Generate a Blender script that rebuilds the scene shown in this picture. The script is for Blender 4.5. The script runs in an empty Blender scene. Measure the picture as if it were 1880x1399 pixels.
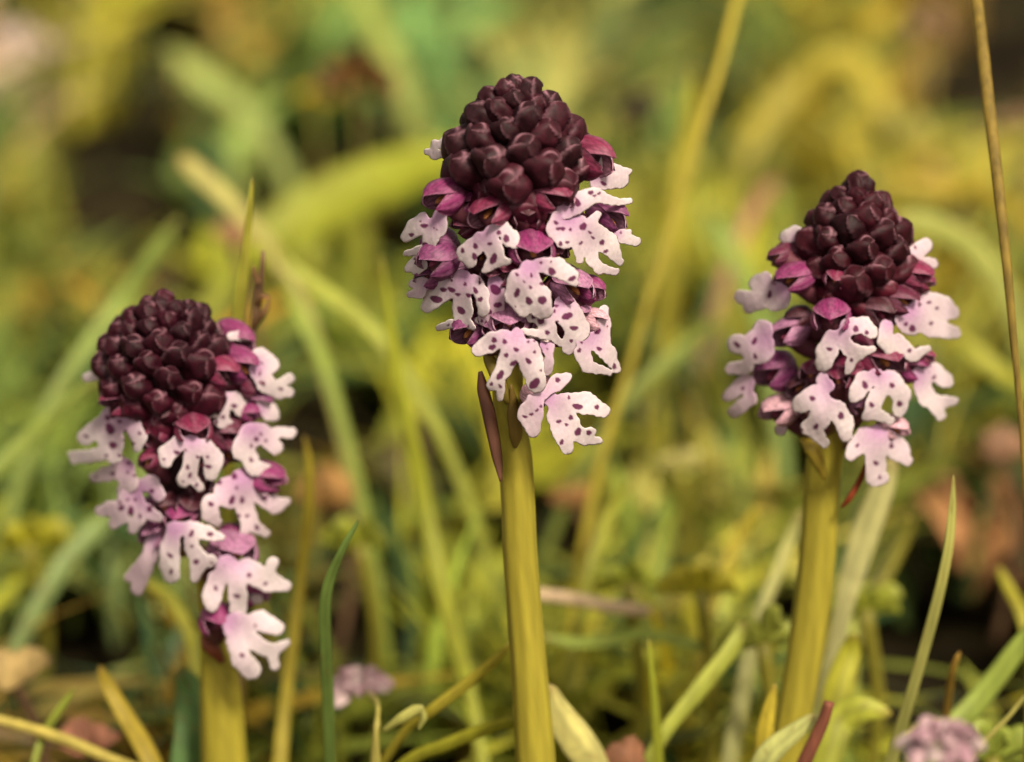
import bpy, math, random
import numpy as np
from mathutils import Vector, Matrix
random.seed(7); RNG = np.random.default_rng(11)
scene = bpy.context.scene
COL = scene.collection

# ------------------------------------------------------------------ camera, sky, sun, exposure
PITCH, CAM_H, CAM_D, FOCAL, SENSOR = math.radians(18.0), 0.165, 0.277, 100.0, 36.0
PW, PH = 1880.0, 1399.0
CAM = np.array([0.0, -CAM_D, CAM_H])
AX = np.array([0.0, math.cos(PITCH), -math.sin(PITCH)])
UP = np.array([0.0, math.sin(PITCH), math.cos(PITCH)])
RT = np.array([1.0, 0.0, 0.0])
cd = bpy.data.cameras.new("camera"); cam = bpy.data.objects.new("camera", cd); COL.objects.link(cam)
cam.location = CAM; cam.rotation_euler = (math.radians(90) - PITCH, 0, 0)
cd.sensor_fit = 'HORIZONTAL'; cd.sensor_width = SENSOR; cd.lens = FOCAL
cd.clip_start = 0.005; cd.clip_end = 300
cd.dof.use_dof = True; cd.dof.focus_distance = 0.287; cd.dof.aperture_fstop = 13.2; cd.dof.aperture_blades = 0
scene.camera = cam

SUN_EL, SUN_AZ = math.radians(50), math.radians(152)     # azimuth clockwise from +Y: high, from the right and a little behind the camera
world = bpy.data.worlds.new("World"); scene.world = world; world.use_nodes = True
wn = world.node_tree; bg = wn.nodes['Background']
sky = wn.nodes.new('ShaderNodeTexSky'); sky.sky_type = 'NISHITA'; sky.sun_disc = False
sky.sun_elevation = SUN_EL; sky.sun_rotation = SUN_AZ; sky.dust_density = 3.0; sky.ozone_density = 0.5
hs = wn.nodes.new('ShaderNodeHueSaturation'); hs.inputs['Saturation'].default_value = 0.25
tint = wn.nodes.new('ShaderNodeMix'); tint.data_type = 'RGBA'; tint.blend_type = 'MULTIPLY'
tint.inputs[0].default_value = 1.0; tint.inputs[7].default_value = (1.0, 0.90, 0.74, 1)
wn.links.new(sky.outputs[0], hs.inputs['Color']); wn.links.new(hs.outputs[0], tint.inputs[6])
wn.links.new(tint.outputs[2], bg.inputs['Color']); bg.inputs['Strength'].default_value = 0.075
sl = bpy.data.lights.new("sun", 'SUN'); sun = bpy.data.objects.new("sun", sl); COL.objects.link(sun)
sl.energy = 2.5; sl.angle = math.radians(12); sl.color = (1.0, 0.90, 0.74)
sd = Vector((math.sin(SUN_AZ) * math.cos(SUN_EL), math.cos(SUN_AZ) * math.cos(SUN_EL), math.sin(SUN_EL)))
sun.rotation_euler = sd.to_track_quat('Z', 'Y').to_euler()
sun.location = sd * 2
vs = scene.view_settings; vs.view_transform = 'Standard'; vs.look = 'None'; vs.gamma = 1.0; vs.exposure = 1.05
vs.use_curve_mapping = False
scene.cycles.use_denoising = True; scene.cycles.max_bounces = 8

# ------------------------------------------------------------------ pixel <-> place
KPX = SENSOR / FOCAL / PW
def rays(px, py):
    px = np.asarray(px, float); py = np.asarray(py, float)
    return AX + ((px - PW/2) * KPX)[..., None] * RT + ((PH/2 - py) * KPX)[..., None] * UP
def bp(px, py, Y):                         # where a pixel's ray meets the upright plane y = Y
    d = rays(px, py); t = (np.asarray(Y, float) + CAM_D) / d[..., 1]
    return CAM + d * t[..., None]
def bpz(px, py, z):                        # where it meets the level z
    d = rays(px, py); t = (z - CAM_H) / d[..., 2]
    return CAM + d * t[..., None]
def proj(P):
    q = P - CAM; t = q @ AX
    return PW/2 + (q @ RT) / t / KPX, PH/2 - (q @ UP) / t / KPX
def mpp(P): return float((np.asarray(P) - CAM) @ AX) * KPX
def lin(r, g, b, k=1.0):
    return tuple(k * ((c/255/12.92) if c/255 <= 0.04045 else ((c/255 + .055)/1.055)**2.4) for c in (r, g, b))

# ------------------------------------------------------------------ materials
MATS = {}
def new_mat(name):
    m = bpy.data.materials.new(name); m.use_nodes = True; n = m.node_tree; MATS[name] = m
    return m, n, n.nodes, n.links, n.nodes['Principled BSDF'], n.nodes['Material Output']
def translucent(n, L, p, out, colsock, amount):
    tr = n.nodes.new('ShaderNodeBsdfTranslucent'); mx = n.nodes.new('ShaderNodeMixShader'); mx.inputs[0].default_value = amount
    L.new(colsock, tr.inputs['Color']); L.new(p.outputs[0], mx.inputs[1]); L.new(tr.outputs[0], mx.inputs[2]); L.new(mx.outputs[0], out.inputs['Surface'])
def noise(n, L, scale, detail=3, coord='Object', stretch=None):
    tc = n.nodes.new('ShaderNodeTexCoord'); mp = n.nodes.new('ShaderNodeMapping'); nz = n.nodes.new('ShaderNodeTexNoise')
    if stretch: mp.inputs['Scale'].default_value = stretch
    nz.inputs['Scale'].default_value = scale; nz.inputs['Detail'].default_value = detail
    L.new(tc.outputs[coord], mp.inputs['Vector']); L.new(mp.outputs[0], nz.inputs['Vector'])
    return nz
def vary(n, L, colsock, facsock, lo, hi):
    mr = n.nodes.new('ShaderNodeMapRange'); mr.inputs[1].default_value = 0.3; mr.inputs[2].default_value = 0.7
    mr.inputs[3].default_value = lo; mr.inputs[4].default_value = hi
    hv = n.nodes.new('ShaderNodeHueSaturation'); L.new(facsock, mr.inputs[0]); L.new(mr.outputs[0], hv.inputs['Value']); L.new(colsock, hv.inputs['Color'])
    return hv.outputs[0]
def bump(n, L, p, hsock, strength, dist):
    b = n.nodes.new('ShaderNodeBump'); b.inputs['Strength'].default_value = strength; b.inputs['Distance'].default_value = dist
    L.new(hsock, b.inputs['Height']); L.new(b.outputs[0], p.inputs['Normal'])

def mat_plant(name, src, scale, lo, hi, rough, trans, bdist=0.0001, stretch=None, coord='Object', spec=0.3):
    m, n, N, L, p, out = new_mat(name)
    if src == 'attr':
        a = N.new('ShaderNodeAttribute'); a.attribute_name = 'Col'; c = a.outputs['Color']
    elif src == 'both':
        a = N.new('ShaderNodeAttribute'); a.attribute_name = 'Col'; o = N.new('ShaderNodeObjectInfo')
        mx = N.new('ShaderNodeMix'); mx.data_type = 'RGBA'
        L.new(a.outputs['Alpha'], mx.inputs[0]); L.new(o.outputs['Color'], mx.inputs[6]); L.new(a.outputs['Color'], mx.inputs[7]); c = mx.outputs[2]
    else:
        o = N.new('ShaderNodeObjectInfo'); c = o.outputs['Color']
    nz = noise(n, L, scale, 4, coord, stretch)
    c = vary(n, L, c, nz.outputs['Fac'], lo, hi)
    L.new(c, p.inputs['Base Color']); p.inputs['Roughness'].default_value = rough; p.inputs['Specular IOR Level'].default_value = spec
    bump(n, L, p, nz.outputs['Fac'], 0.6, bdist)
    if trans > 0: translucent(n, L, p, out, c, trans)
    return m
M_LIP = mat_plant('lip_petal', 'attr', 2600, 0.90, 1.06, 0.68, 0.24, 0.00006, spec=.2)
M_SEPAL = mat_plant('hood_sepal', 'both', 3.2, 0.55, 1.4, 0.5, 0.22, 0.00005, (3, 1, 3), spec=0.35)
M_BUD = mat_plant('bud_skin', 'both', 3.0, 0.55, 1.4, 0.58, 0.0, 0.00010, spec=0.2)
M_STEM = mat_plant('stem_skin', 'attr', 900, 0.84, 1.12, 0.5, 0.06, 0.00008, (1, 1, 0.05))
M_BLADE = mat_plant('grass_leaf', 'obj', 700, 0.78, 1.18, 0.5, 0.28, 0.00006, (1, 1, 0.12))
M_GRASS = mat_plant('veined_grass_leaf', 'attr', 500, 0.8, 1.15, 0.55, 0.28, 0.00006, (1, 1, 0.15))
M_FILL = mat_plant('meadow_leaf', 'attr', 160, 0.75, 1.2, 0.55, 0.30, 0.0001)
M_DRY = mat_plant('dry_stalk', 'obj', 900, 0.6, 1.25, 0.7, 0.05, 0.0002, (1, 1, 0.3))
M_PETAL = mat_plant('soft_petal', 'obj', 500, 0.85, 1.1, 0.6, 0.25, 0.00005)
m, n, N, L, p, out = new_mat('meadow_soil')
nz = noise(n, L, 45, 8); rp = N.new('ShaderNodeValToRGB'); cr = rp.color_ramp
cr.elements[0].position = 0.35; cr.elements[0].color = (0.007, 0.005, 0.003, 1)
cr.elements[1].position = 0.70; cr.elements[1].color = (0.035, 0.027, 0.010, 1)
e = cr.elements.new(0.52); e.color = (0.018, 0.013, 0.006, 1)
L.new(nz.outputs['Fac'], rp.inputs[0]); L.new(rp.outputs[0], p.inputs['Base Color']); p.inputs['Roughness'].default_value = 1.0; p.inputs['Specular IOR Level'].default_value = 0.05
bump(n, L, p, nz.outputs['Fac'], 1.0, 0.01); M_SOIL = m

# ------------------------------------------------------------------ object helpers
def mesh(name, V, F, mat, cols=None, smooth=True):
    me = bpy.data.meshes.new(name); me.from_pydata([tuple(v) for v in V], [], [tuple(f) for f in F]); me.materials.append(mat)
    if cols is not None:
        ca = me.color_attributes.new('Col', 'FLOAT_COLOR', 'POINT'); ca.data.foreach_set('color', np.asarray(cols, np.float32).ravel())
    if smooth: me.polygons.foreach_set('use_smooth', np.ones(len(me.polygons), bool))
    me.update(); return me
def link(name, me, parent=None, pworld=None):
    o = bpy.data.objects.new(name, me); COL.objects.link(o)
    if parent is not None:
        o.parent = parent; o.matrix_parent_inverse = Matrix.Translation(-Vector(pworld))
    return o
def tag(o, label, cat, group=None):
    o['label'] = label; o['category'] = cat
    if group: o['group'] = group
    if 'kind' not in o: o['kind'] = 'thing'
    return o
def empty(name, loc, parent=None, pworld=None):
    o = link(name, None, parent, pworld); o.location = Vector(loc); o.empty_display_size = 0.005; return o

def catmull(P, n):
    P = np.asarray(P, float)
    if len(P) < 3:
        t = np.linspace(0, 1, n)[:, None]; return P[0]*(1-t) + P[-1]*t
    Q = np.vstack([2*P[0]-P[1], P, 2*P[-1]-P[-2]]); out = []
    u = np.linspace(0, len(P)-1, n)
    for x in u:
        i = min(int(x), len(P)-2); f = x - i; a, b, c, d = Q[i:i+4]
        out.append(0.5*((2*b) + (c-a)*f + (2*a-5*b+4*c-d)*f*f + (3*b-a-3*c+d)*f**3))
    return np.array(out)
def tube(P, wr, tr, sides=8, twist=0.0, fold=0.0):
    """closed tube along P with half-width wr and half-thickness tr (arrays)"""
    P = np.asarray(P); n = len(P); T = np.gradient(P, axis=0); T /= np.linalg.norm(T, axis=1)[:, None] + 1e-12
    V = []; F = []
    for i in range(n):
        view = P[i] - CAM; view /= np.linalg.norm(view)
        W = np.cross(T[i], view); W /= np.linalg.norm(W) + 1e-9
        H = np.cross(W, T[i])
        tw = twist; W, H = W*math.cos(tw) + H*math.sin(tw), H*math.cos(tw) - W*math.sin(tw)
        for k in range(sides):
            a = 2*math.pi*k/sides
            V.append(P[i] + W*wr[i]*math.cos(a) + H*(tr[i]*math.sin(a) + fold*wr[i]*abs(math.cos(a))))
    for i in range(n-1):
        for k in range(sides):
            k2 = (k+1) % sides; F.append((i*sides+k, i*sides+k2, (i+1)*sides+k2, (i+1)*sides+k))
    F.append(tuple(range(sides-1, -1, -1))); F.append(tuple((n-1)*sides + k for k in range(sides)))
    return np.array(V), F
def path3(pts, ground=True):
    """[(px,py,dY,w)] -> 3D points and half widths; carried on down to the soil"""
    P = [bp(x, y, d) for x, y, d, w in pts]; W = [0.5*w*mpp(q)*(.82 if d > .04 else 1) for (x, y, d, w), q in zip(pts, P)]
    if ground:
        q = P[-1].copy(); d = P[-1] - P[-2]; d /= np.linalg.norm(d)
        k = 0
        while q[2] > -0.003 and k < 14:
            d = d*0.75 + np.array([0, 0, -0.35]); d /= np.linalg.norm(d)
            q = q + d*min(0.012, max(0.004, q[2]*0.5)); P.append(q.copy()); W.append(W[-1]*0.93); k += 1
        if q[2] > -0.003: P.append(np.array([q[0], q[1], -0.003])); W.append(W[-1])
    return np.array(P), np.array(W)
def hash_label(t): return sum((i+1)*ord(c) for i, c in enumerate(t))
def blade(name, label, cat, pts, col, group=None, ground=True, mat=None, flat=0.22, twist=0.35, fold=0.25, tip=True):
    P, W = path3(pts, ground); n = max(20, 5*len(P)); C = catmull(P, n)
    w = np.interp(np.linspace(0, len(P)-1, n), np.arange(len(P)), W)
    if tip: w[0] = w[0]*0.25
    w = w/ max(0.6, math.cos(twist))
    base = C[-1].copy(); wig = np.random.default_rng(abs(hash_label(label)) % 9999)
    w = w*(1 + .06*np.sin(np.linspace(0, wig.uniform(6, 14), n)+wig.random()*6))
    C = C + np.outer(np.sin(np.linspace(0, wig.uniform(4, 9), n)+wig.random()*6)*w.mean()*.25, [1, 0, .3])
    SD = 16; V, F = tube(C, w, w*flat, SD, twist, fold)
    cc = []
    for i in range(n):
        t = i/(n-1); g = 1 + .16*math.sin(t*9+wig.random()*.6); tipb = max(0, 1-t/.06)*.6 if tip else 0
        for k in range(SD):
            v = g*(1 + .20*math.cos(k*math.pi*2*3/8+.4) + wig.normal(0, .05)); c_ = np.array(col)*v*(1-.12*t)
            c_ = c_*(1-tipb) + np.array(lin(150,112,60))*tipb*.8
            if wig.random() < .03: c_ = c_*.55 + np.array(lin(150,120,60))*.3
            cc.append((*np.clip(c_, .003, .8), 1))
    o = link(name, mesh(name, V - base, F, mat or M_GRASS, cc)); o.location = Vector(base)
    o.color = (*col, 1); return tag(o, label, cat, group)

# ------------------------------------------------------------------ ground
def ground():
    xs = np.concatenate([[-60, -20, -6, -2.5], np.linspace(-1.0, 1.0, 81), [2.5, 6, 20, 60]])
    ys = np.concatenate([[-40, -10, -3, -1], np.linspace(-0.45, 1.55, 81), [3, 8, 20, 60, 160]])
    X, Y = np.meshgrid(xs, ys); Z = 0.004*np.sin(X*31+Y*17) + 0.004*np.sin(X*13-Y*23+1) + 0.003*np.sin(X*57+2)*np.sin(Y*49)
    Z -= 0.006
    V = np.stack([X, Y, Z], -1).reshape(-1, 3); w = len(xs)
    F = [(j*w+i, j*w+i+1, (j+1)*w+i+1, (j+1)*w+i) for j in range(len(ys)-1) for i in range(w-1)]
    o = link('ground', mesh('ground', V, F, M_SOIL)); o['kind'] = 'structure'
ground()

# ------------------------------------------------------------------ meadow growth behind the orchids
# what grows where: a colour that was read at a spot of the meadow, and how thickly it grows there
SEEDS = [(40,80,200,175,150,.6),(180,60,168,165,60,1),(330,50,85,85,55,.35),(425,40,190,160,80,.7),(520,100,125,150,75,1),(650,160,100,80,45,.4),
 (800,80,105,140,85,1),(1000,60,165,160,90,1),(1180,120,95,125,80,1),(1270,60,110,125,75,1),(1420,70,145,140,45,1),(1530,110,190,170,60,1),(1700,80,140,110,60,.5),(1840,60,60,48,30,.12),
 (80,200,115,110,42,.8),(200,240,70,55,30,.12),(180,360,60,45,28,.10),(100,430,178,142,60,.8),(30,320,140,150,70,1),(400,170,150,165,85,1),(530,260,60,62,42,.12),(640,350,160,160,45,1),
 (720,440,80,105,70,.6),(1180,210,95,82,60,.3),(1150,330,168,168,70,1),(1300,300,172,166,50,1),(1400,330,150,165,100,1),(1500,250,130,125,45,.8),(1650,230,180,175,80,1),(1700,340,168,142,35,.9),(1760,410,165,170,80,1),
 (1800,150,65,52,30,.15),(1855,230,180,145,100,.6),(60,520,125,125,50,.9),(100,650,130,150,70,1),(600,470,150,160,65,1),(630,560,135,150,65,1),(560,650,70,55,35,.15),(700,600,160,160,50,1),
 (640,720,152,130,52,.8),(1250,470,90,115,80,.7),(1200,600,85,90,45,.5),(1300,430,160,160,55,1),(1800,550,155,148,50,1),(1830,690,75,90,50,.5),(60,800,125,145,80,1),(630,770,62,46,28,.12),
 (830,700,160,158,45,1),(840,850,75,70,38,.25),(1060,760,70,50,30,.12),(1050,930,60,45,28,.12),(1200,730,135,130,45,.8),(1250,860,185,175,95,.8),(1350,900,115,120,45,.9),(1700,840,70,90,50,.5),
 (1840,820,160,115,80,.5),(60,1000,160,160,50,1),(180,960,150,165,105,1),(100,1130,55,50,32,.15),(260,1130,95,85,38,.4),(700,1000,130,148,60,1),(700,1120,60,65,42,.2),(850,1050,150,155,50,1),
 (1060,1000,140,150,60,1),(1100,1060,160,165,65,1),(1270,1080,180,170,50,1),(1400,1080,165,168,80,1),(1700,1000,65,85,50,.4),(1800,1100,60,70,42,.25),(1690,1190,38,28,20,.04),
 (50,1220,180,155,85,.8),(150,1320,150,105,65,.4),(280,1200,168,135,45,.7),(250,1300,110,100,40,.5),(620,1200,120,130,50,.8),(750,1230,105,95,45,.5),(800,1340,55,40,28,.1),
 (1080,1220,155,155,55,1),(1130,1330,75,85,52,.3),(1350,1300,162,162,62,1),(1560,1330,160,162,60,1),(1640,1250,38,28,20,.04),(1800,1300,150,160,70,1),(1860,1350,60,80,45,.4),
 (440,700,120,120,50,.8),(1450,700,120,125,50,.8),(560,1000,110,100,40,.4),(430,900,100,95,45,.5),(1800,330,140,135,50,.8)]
SA = np.array(SEEDS, float); SL = np.array([lin(*s[2:5]) for s in SEEDS])
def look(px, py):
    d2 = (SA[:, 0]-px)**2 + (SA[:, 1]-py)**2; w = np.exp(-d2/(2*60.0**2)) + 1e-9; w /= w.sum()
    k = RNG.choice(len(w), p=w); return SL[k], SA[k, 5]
FOL = 1.05
def jitter(c):
    v = float(np.clip(RNG.normal(1, 0.24), .5, 1.6)); h = RNG.normal(0, 0.07)
    return (c[0]*v*(1.04+h), c[1]*v, c[2]*v*(.78-h), 1)
def clear_of_orchids(x, y):   # nothing sprouts in the strip between lens and flowers
    return y < 0.055
HOLLOWS = [(180,250,62,40),(205,362,85,36),(525,290,50,62),(262,186,34,26),(330,45,55,40),(870,112,34,40),(1455,845,34,55),(1030,955,55,48),(1130,730,46,50),(1680,1010,45,36),(1650,1215,75,85),(1800,1140,95,60),
 (1440,1115,36,44),(1135,1290,48,55),(600,765,60,55),(672,745,40,45),(605,985,34,60),(690,1130,50,60),(150,1150,60,50),(215,1165,45,40),(765,1362,62,48),(10,1165,40,44),(125,915,60,30),(1840,60,45,60),(1745,165,45,40),
 (560,650,34,50),(840,860,34,60),(1180,215,40,40),(655,240,40,45),(1760,300,30,36),(1600,190,0,0),(1250,560,40,46),(1830,690,46,40),(90,690,34,30),(720,440,60,30),(20,60,30,60),(440,470,24,30),(1290,200,26,40),(1350,690,36,36),(1870,1340,26,40)]
HA = np.array([h for h in HOLLOWS if h[2] > 0], float)
def hollow(px, py): return bool((((px-HA[:, 0])/HA[:, 2])**2 + ((py-HA[:, 1])/HA[:, 3])**2 < 1.4).any())
DARKG = [np.array(lin(70,100,60)), np.array(lin(58,84,52)), np.array(lin(92,110,50))]
def build_fill():
    V, F, C = [], [], []
    def ribbon(base, h, w, lean, az, col, seg=5, broad=False):
        d = np.array([math.cos(az), math.sin(az), 0])
        for t in (.25, .5, .75, 1.0):
            if hollow(*proj(base + np.array([0, 0, h])*(t - 0.35*lean*t*t) + d*h*lean*t*t)) and RNG.random() < .95: return
        i0 = len(V); s = np.array([-math.sin(az+.6), math.cos(az+.6), 0])
        for k in range(seg+1):
            t = k/seg; c = base + np.array([0, 0, h])*(t - 0.35*lean*t*t) + d*h*lean*t*t
            ww = w*(math.sin(math.pi*min(1, .08+t*.92))**.7 if broad else (1-t**2.2)*.9+.06)
            for q in (-1, 0, 1):
                V.append(c + s*ww*q + d*(-0.35*ww*(q == 0))); C.append(col)
        for k in range(seg):
            for q in (0, 1):
                a = i0+k*3+q; F.append((a, a+1, a+4, a+3))
    n = 0
    for _ in range(24000):
        y = 0.055 + 1.15*RNG.random()**1.7; x = (RNG.random()-.5)*2*(0.10 + 0.24*(y+.277))
        near = y < 0.12
        kind = RNG.random()
        broad = kind < 0.36
        far = min(1, max(0, (y-.1)/.4))
        if broad: h = RNG.uniform(.010, .030)*(1+.6*far); w = RNG.uniform(.0016, .0044)*(0.6 if near else 1+.6*far); lean = RNG.uniform(.5, 1.5)
        else: h = RNG.uniform(.015, .05)*(0.75 if near else 1); w = RNG.uniform(.0004, .0014); lean = RNG.uniform(.1, 1.1)
        tip = np.array([x, y, h*.7]); px, py = proj(tip)
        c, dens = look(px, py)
        if RNG.random() > dens*(0.95 if broad else 0.85): continue
        if any(hollow(*proj(np.array([x, y, h*q]))) for q in (.15, .5, .85)) and RNG.random() < .93: continue
        if RNG.random() < .16: c = DARKG[RNG.integers(3)]
        bx, by = proj(np.array([x, y, h*.3])); _, dens2 = look(bx, by)
        if dens2 < .2 and RNG.random() < .85: continue
        col = tuple(np.array(jitter(c))*np.array([FOL, FOL, FOL, 1])); n += 1
        if broad:   # a little rosette
            for q in range(RNG.integers(2, 5)):
                ribbon(np.array([x, y, -.002]), h*RNG.uniform(.7, 1.1), w, lean, RNG.random()*6.28, col, 5, True)
        else:
            for q in range(RNG.integers(1, 4)):
                ribbon(np.array([x+RNG.normal(0, .003), y+RNG.normal(0, .003), -.002]), h*RNG.uniform(.6, 1.1), w, lean, RNG.random()*6.28, col)
    # thinner growth to the sides, beyond and at the orchids' feet
    for _ in range(6000):
        x = RNG.uniform(-1.0, 1.0); y = RNG.uniform(-.12, 1.9)
        if abs(x) < 0.10 + 0.24*(y+.277) and y < 1.2 and y > .05: continue
        if y < .06 and abs(x) < .10:
            h = RNG.uniform(.006, .016)
        else: h = RNG.uniform(.015, .05)
        if y < 0.05 and abs(x) > .03 and abs(x) < .16 and y < -.02: h = min(h, .015)
        col = tuple(np.array(jitter(SL[RNG.integers(len(SL))]))*np.array([FOL, FOL, FOL, 1]))
        for q in range(3):
            ribbon(np.array([x+RNG.normal(0, .006), y+RNG.normal(0, .006), -.002]), h*RNG.uniform(.6, 1.1), RNG.uniform(.0008, .004), RNG.uniform(.2, 1.2), RNG.random()*6.28, col, 4, RNG.random() < .4)
    V = np.array(V); C = np.array(C)
    o = link('meadow_grass', mesh('meadow_grass', V, F, M_FILL, C)); o['kind'] = 'stuff'
    tag(o, 'blurred yellow green grass and small herbs covering the meadow floor', 'grass')
build_fill()

# ------------------------------------------------------------------ orchid pieces
def saw(phi):                                # three overlapping sepals wrapped round a bud
    u = ((phi/(2*math.pi)*3) % 1.0); return u
def bud_mesh(seed):
    r = np.random.default_rng(seed); nu, nv = 40, 34; V, C, F = [], [], []
    off = r.random()*6.28
    for j in range(nv+1):
        th = math.pi*j/nv
        for i in range(nu):
            ph = 2*math.pi*i/nu; u = saw(ph - math.pi/2 + math.pi/3 + 0.5*math.sin(th*1.2))
            rad = math.sin(th)**0.72
            lift = (0.87 + 0.18*u**1.3) if j not in (0, nv) else 1
            fw = -math.cos(th)*(1.12 if th > math.pi/2 else 1.0) + .06*max(0, (th/math.pi-.86)/.14)**1.5
            if th > math.pi*.62: fw -= 0.10*(1-u)*math.sin((th-math.pi*.62)*3)
            sq = 1 + 0.07*math.cos(4*ph)
            lump = 1 + .05*math.exp(-((th/math.pi-.68)/.05)**2)*max(0, math.sin(ph)) + 0.05*math.sin(3*ph+off+2*th) + 0.04*math.sin(5*th+off)
            V.append((rad*lift*sq*lump*math.cos(ph), fw, rad*lift*lump*sq*0.92*math.sin(ph)))
            rim_glint = max(0, (u-.80)/.20)*max(0, min(1, (th/math.pi-.42)/.2))*(0.55+0.45*math.sin(ph*2+off))
            arc_glint = math.exp(-((th/math.pi-.79-.03*math.cos(ph*1.0+off))/.030)**2)*max(0, math.sin(ph+.25*math.sin(off)))**1.2*(.6+.4*math.sin(2*ph+3*off))  # sky highlight along the top ridge, painted into the bud colour
            rim_glint = max(rim_glint*.5, arc_glint*.85)
            C.append((0.42, 0.20, 0.25, min(1, max(0, rim_glint))*.85))  # alpha mixes pale sepal edges with the painted highlight arc
    for j in range(nv):
        for i in range(nu):
            i2 = (i+1) % nu; F.append((j*nu+i, j*nu+i2, (j+1)*nu+i2, (j+1)*nu+i))
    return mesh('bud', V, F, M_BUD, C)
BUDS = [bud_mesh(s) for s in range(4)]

def sepal_mesh(W0, hook, seed=0):            # an ovate cupped patch of a unit helmet, forward +Y, median line up +Z
    nt, na = 14, 8; V, C, F = [], [], []
    for side in (1.0, 0.93):
        for j in range(nt+1):
            t = j/nt; th = math.radians(8 + hook*t)
            W = math.radians(W0)*(math.sin(math.pi*min(1, 0.16+0.84*t))**0.62)*(1.0 if t < .97 else .55)
            for i in range(na+1):
                a = -1 + 2*i/na; ph = math.pi/2 + a*W
                keel = 1 + 0.06*(1-abs(a))**2
                rr = side*keel*(1 + 0.03*math.sin(9*a)*t)
                V.append((rr*math.sin(th)*math.cos(ph), -math.cos(th)*rr, rr*math.sin(th)*math.sin(ph)))
                vein = (0.5+0.5*math.cos(a*math.pi*5+math.sin(t*5)))**3
                inner = 0.35 if side < 1 else 0.0
                edge = max(0, abs(a)-.8)/.2
                C.append((0.62, 0.36, 0.46, min(1, 0.26*vein*(.4+.6*(1-t)) + inner + 0.35*edge*t + .25*max(0, .35-t))))
    n1 = (nt+1)*(na+1)
    for j in range(nt):
        for i in range(na):
            a = j*(na+1)+i; F.append((a, a+1, a+na+2, a+na+1)); F.append((n1+a, n1+a+na+1, n1+a+na+2, n1+a+1))
    per = [j*(na+1) for j in range(nt+1)] + [nt*(na+1)+i for i in range(1, na+1)] + [j*(na+1)+na for j in range(nt-1, -1, -1)] + [i for i in range(na-1, 0, -1)]
    for k in range(len(per)):
        a, b = per[k], per[(k+1) % len(per)]; F.append((a, n1+a, n1+b, b))
    return mesh('sepal', V, F, M_SEPAL, C)
SEP_MED, SEP_LAT = sepal_mesh(66, 140), sepal_mesh(52, 132)
def column_mesh():
    V, F = [], []; n = 10
    for j in range(9):
        th = math.pi*j/8
        for i in range(n):
            ph = 2*math.pi*i/n; V.append((.16*math.sin(th)*math.cos(ph), .12-.30*math.cos(th), .13*math.sin(th)*math.sin(ph)+.10*math.cos(th)))
    for j in range(8):
        for i in range(n): F.append((j*n+i, j*n+(i+1) % n, (j+1)*n+(i+1) % n, (j+1)*n+i))
    return mesh('column', V, F, M_SEPAL, [(.45, .2, .1, 0)]*len(V))
COLUMN = column_mesh()

WHITE, LILAC, PINKW = np.array(lin(234, 219, 218, .94)), np.array(lin(196, 142, 186, .92)), np.array(lin(218, 184, 198, .92))
SPOT = np.array(lin(94, 16, 68))
def sdf_strokes(x, y, strokes, k):
    out = None
    for st in strokes:
        segs = list(zip(st[:-1], st[1:])) if len(st) > 1 else [(st[0], st[0])]
        for (ax, ay, ar), (bx, by, br) in segs:
            dx, dy = bx-ax, by-ay; L2 = dx*dx+dy*dy+1e-9
            t = np.clip(((x-ax)*dx+(y-ay)*dy)/L2, 0, 1)
            d = np.hypot(x-ax-t*dx, y-ay-t*dy) - (ar+(br-ar)*t)
            if out is None: out = d
            else:
                h = np.clip(.5+.5*(out-d)/k, 0, 1); out = out*(1-h)+d*h - k*h*(1-h)
    return out
def join_strokes(strokes):
    out = [list(strokes[0])]
    for st in strokes[1:]:
        x, y, rr = st[0]; pool = np.array([q for o in out for q in o])
        if float(sdf_strokes(np.array([x]), np.array([y]), out, .01)[0]) > rr*.55:
            k = int(np.argmin(np.hypot(pool[:, 0]-x, pool[:, 1]-y) - pool[:, 2])); q = pool[k]
            out.append([(q[0], q[1], min(rr, q[2])*.75), (x, y, rr*.8)])
        out.append(list(st))
    return out
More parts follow.
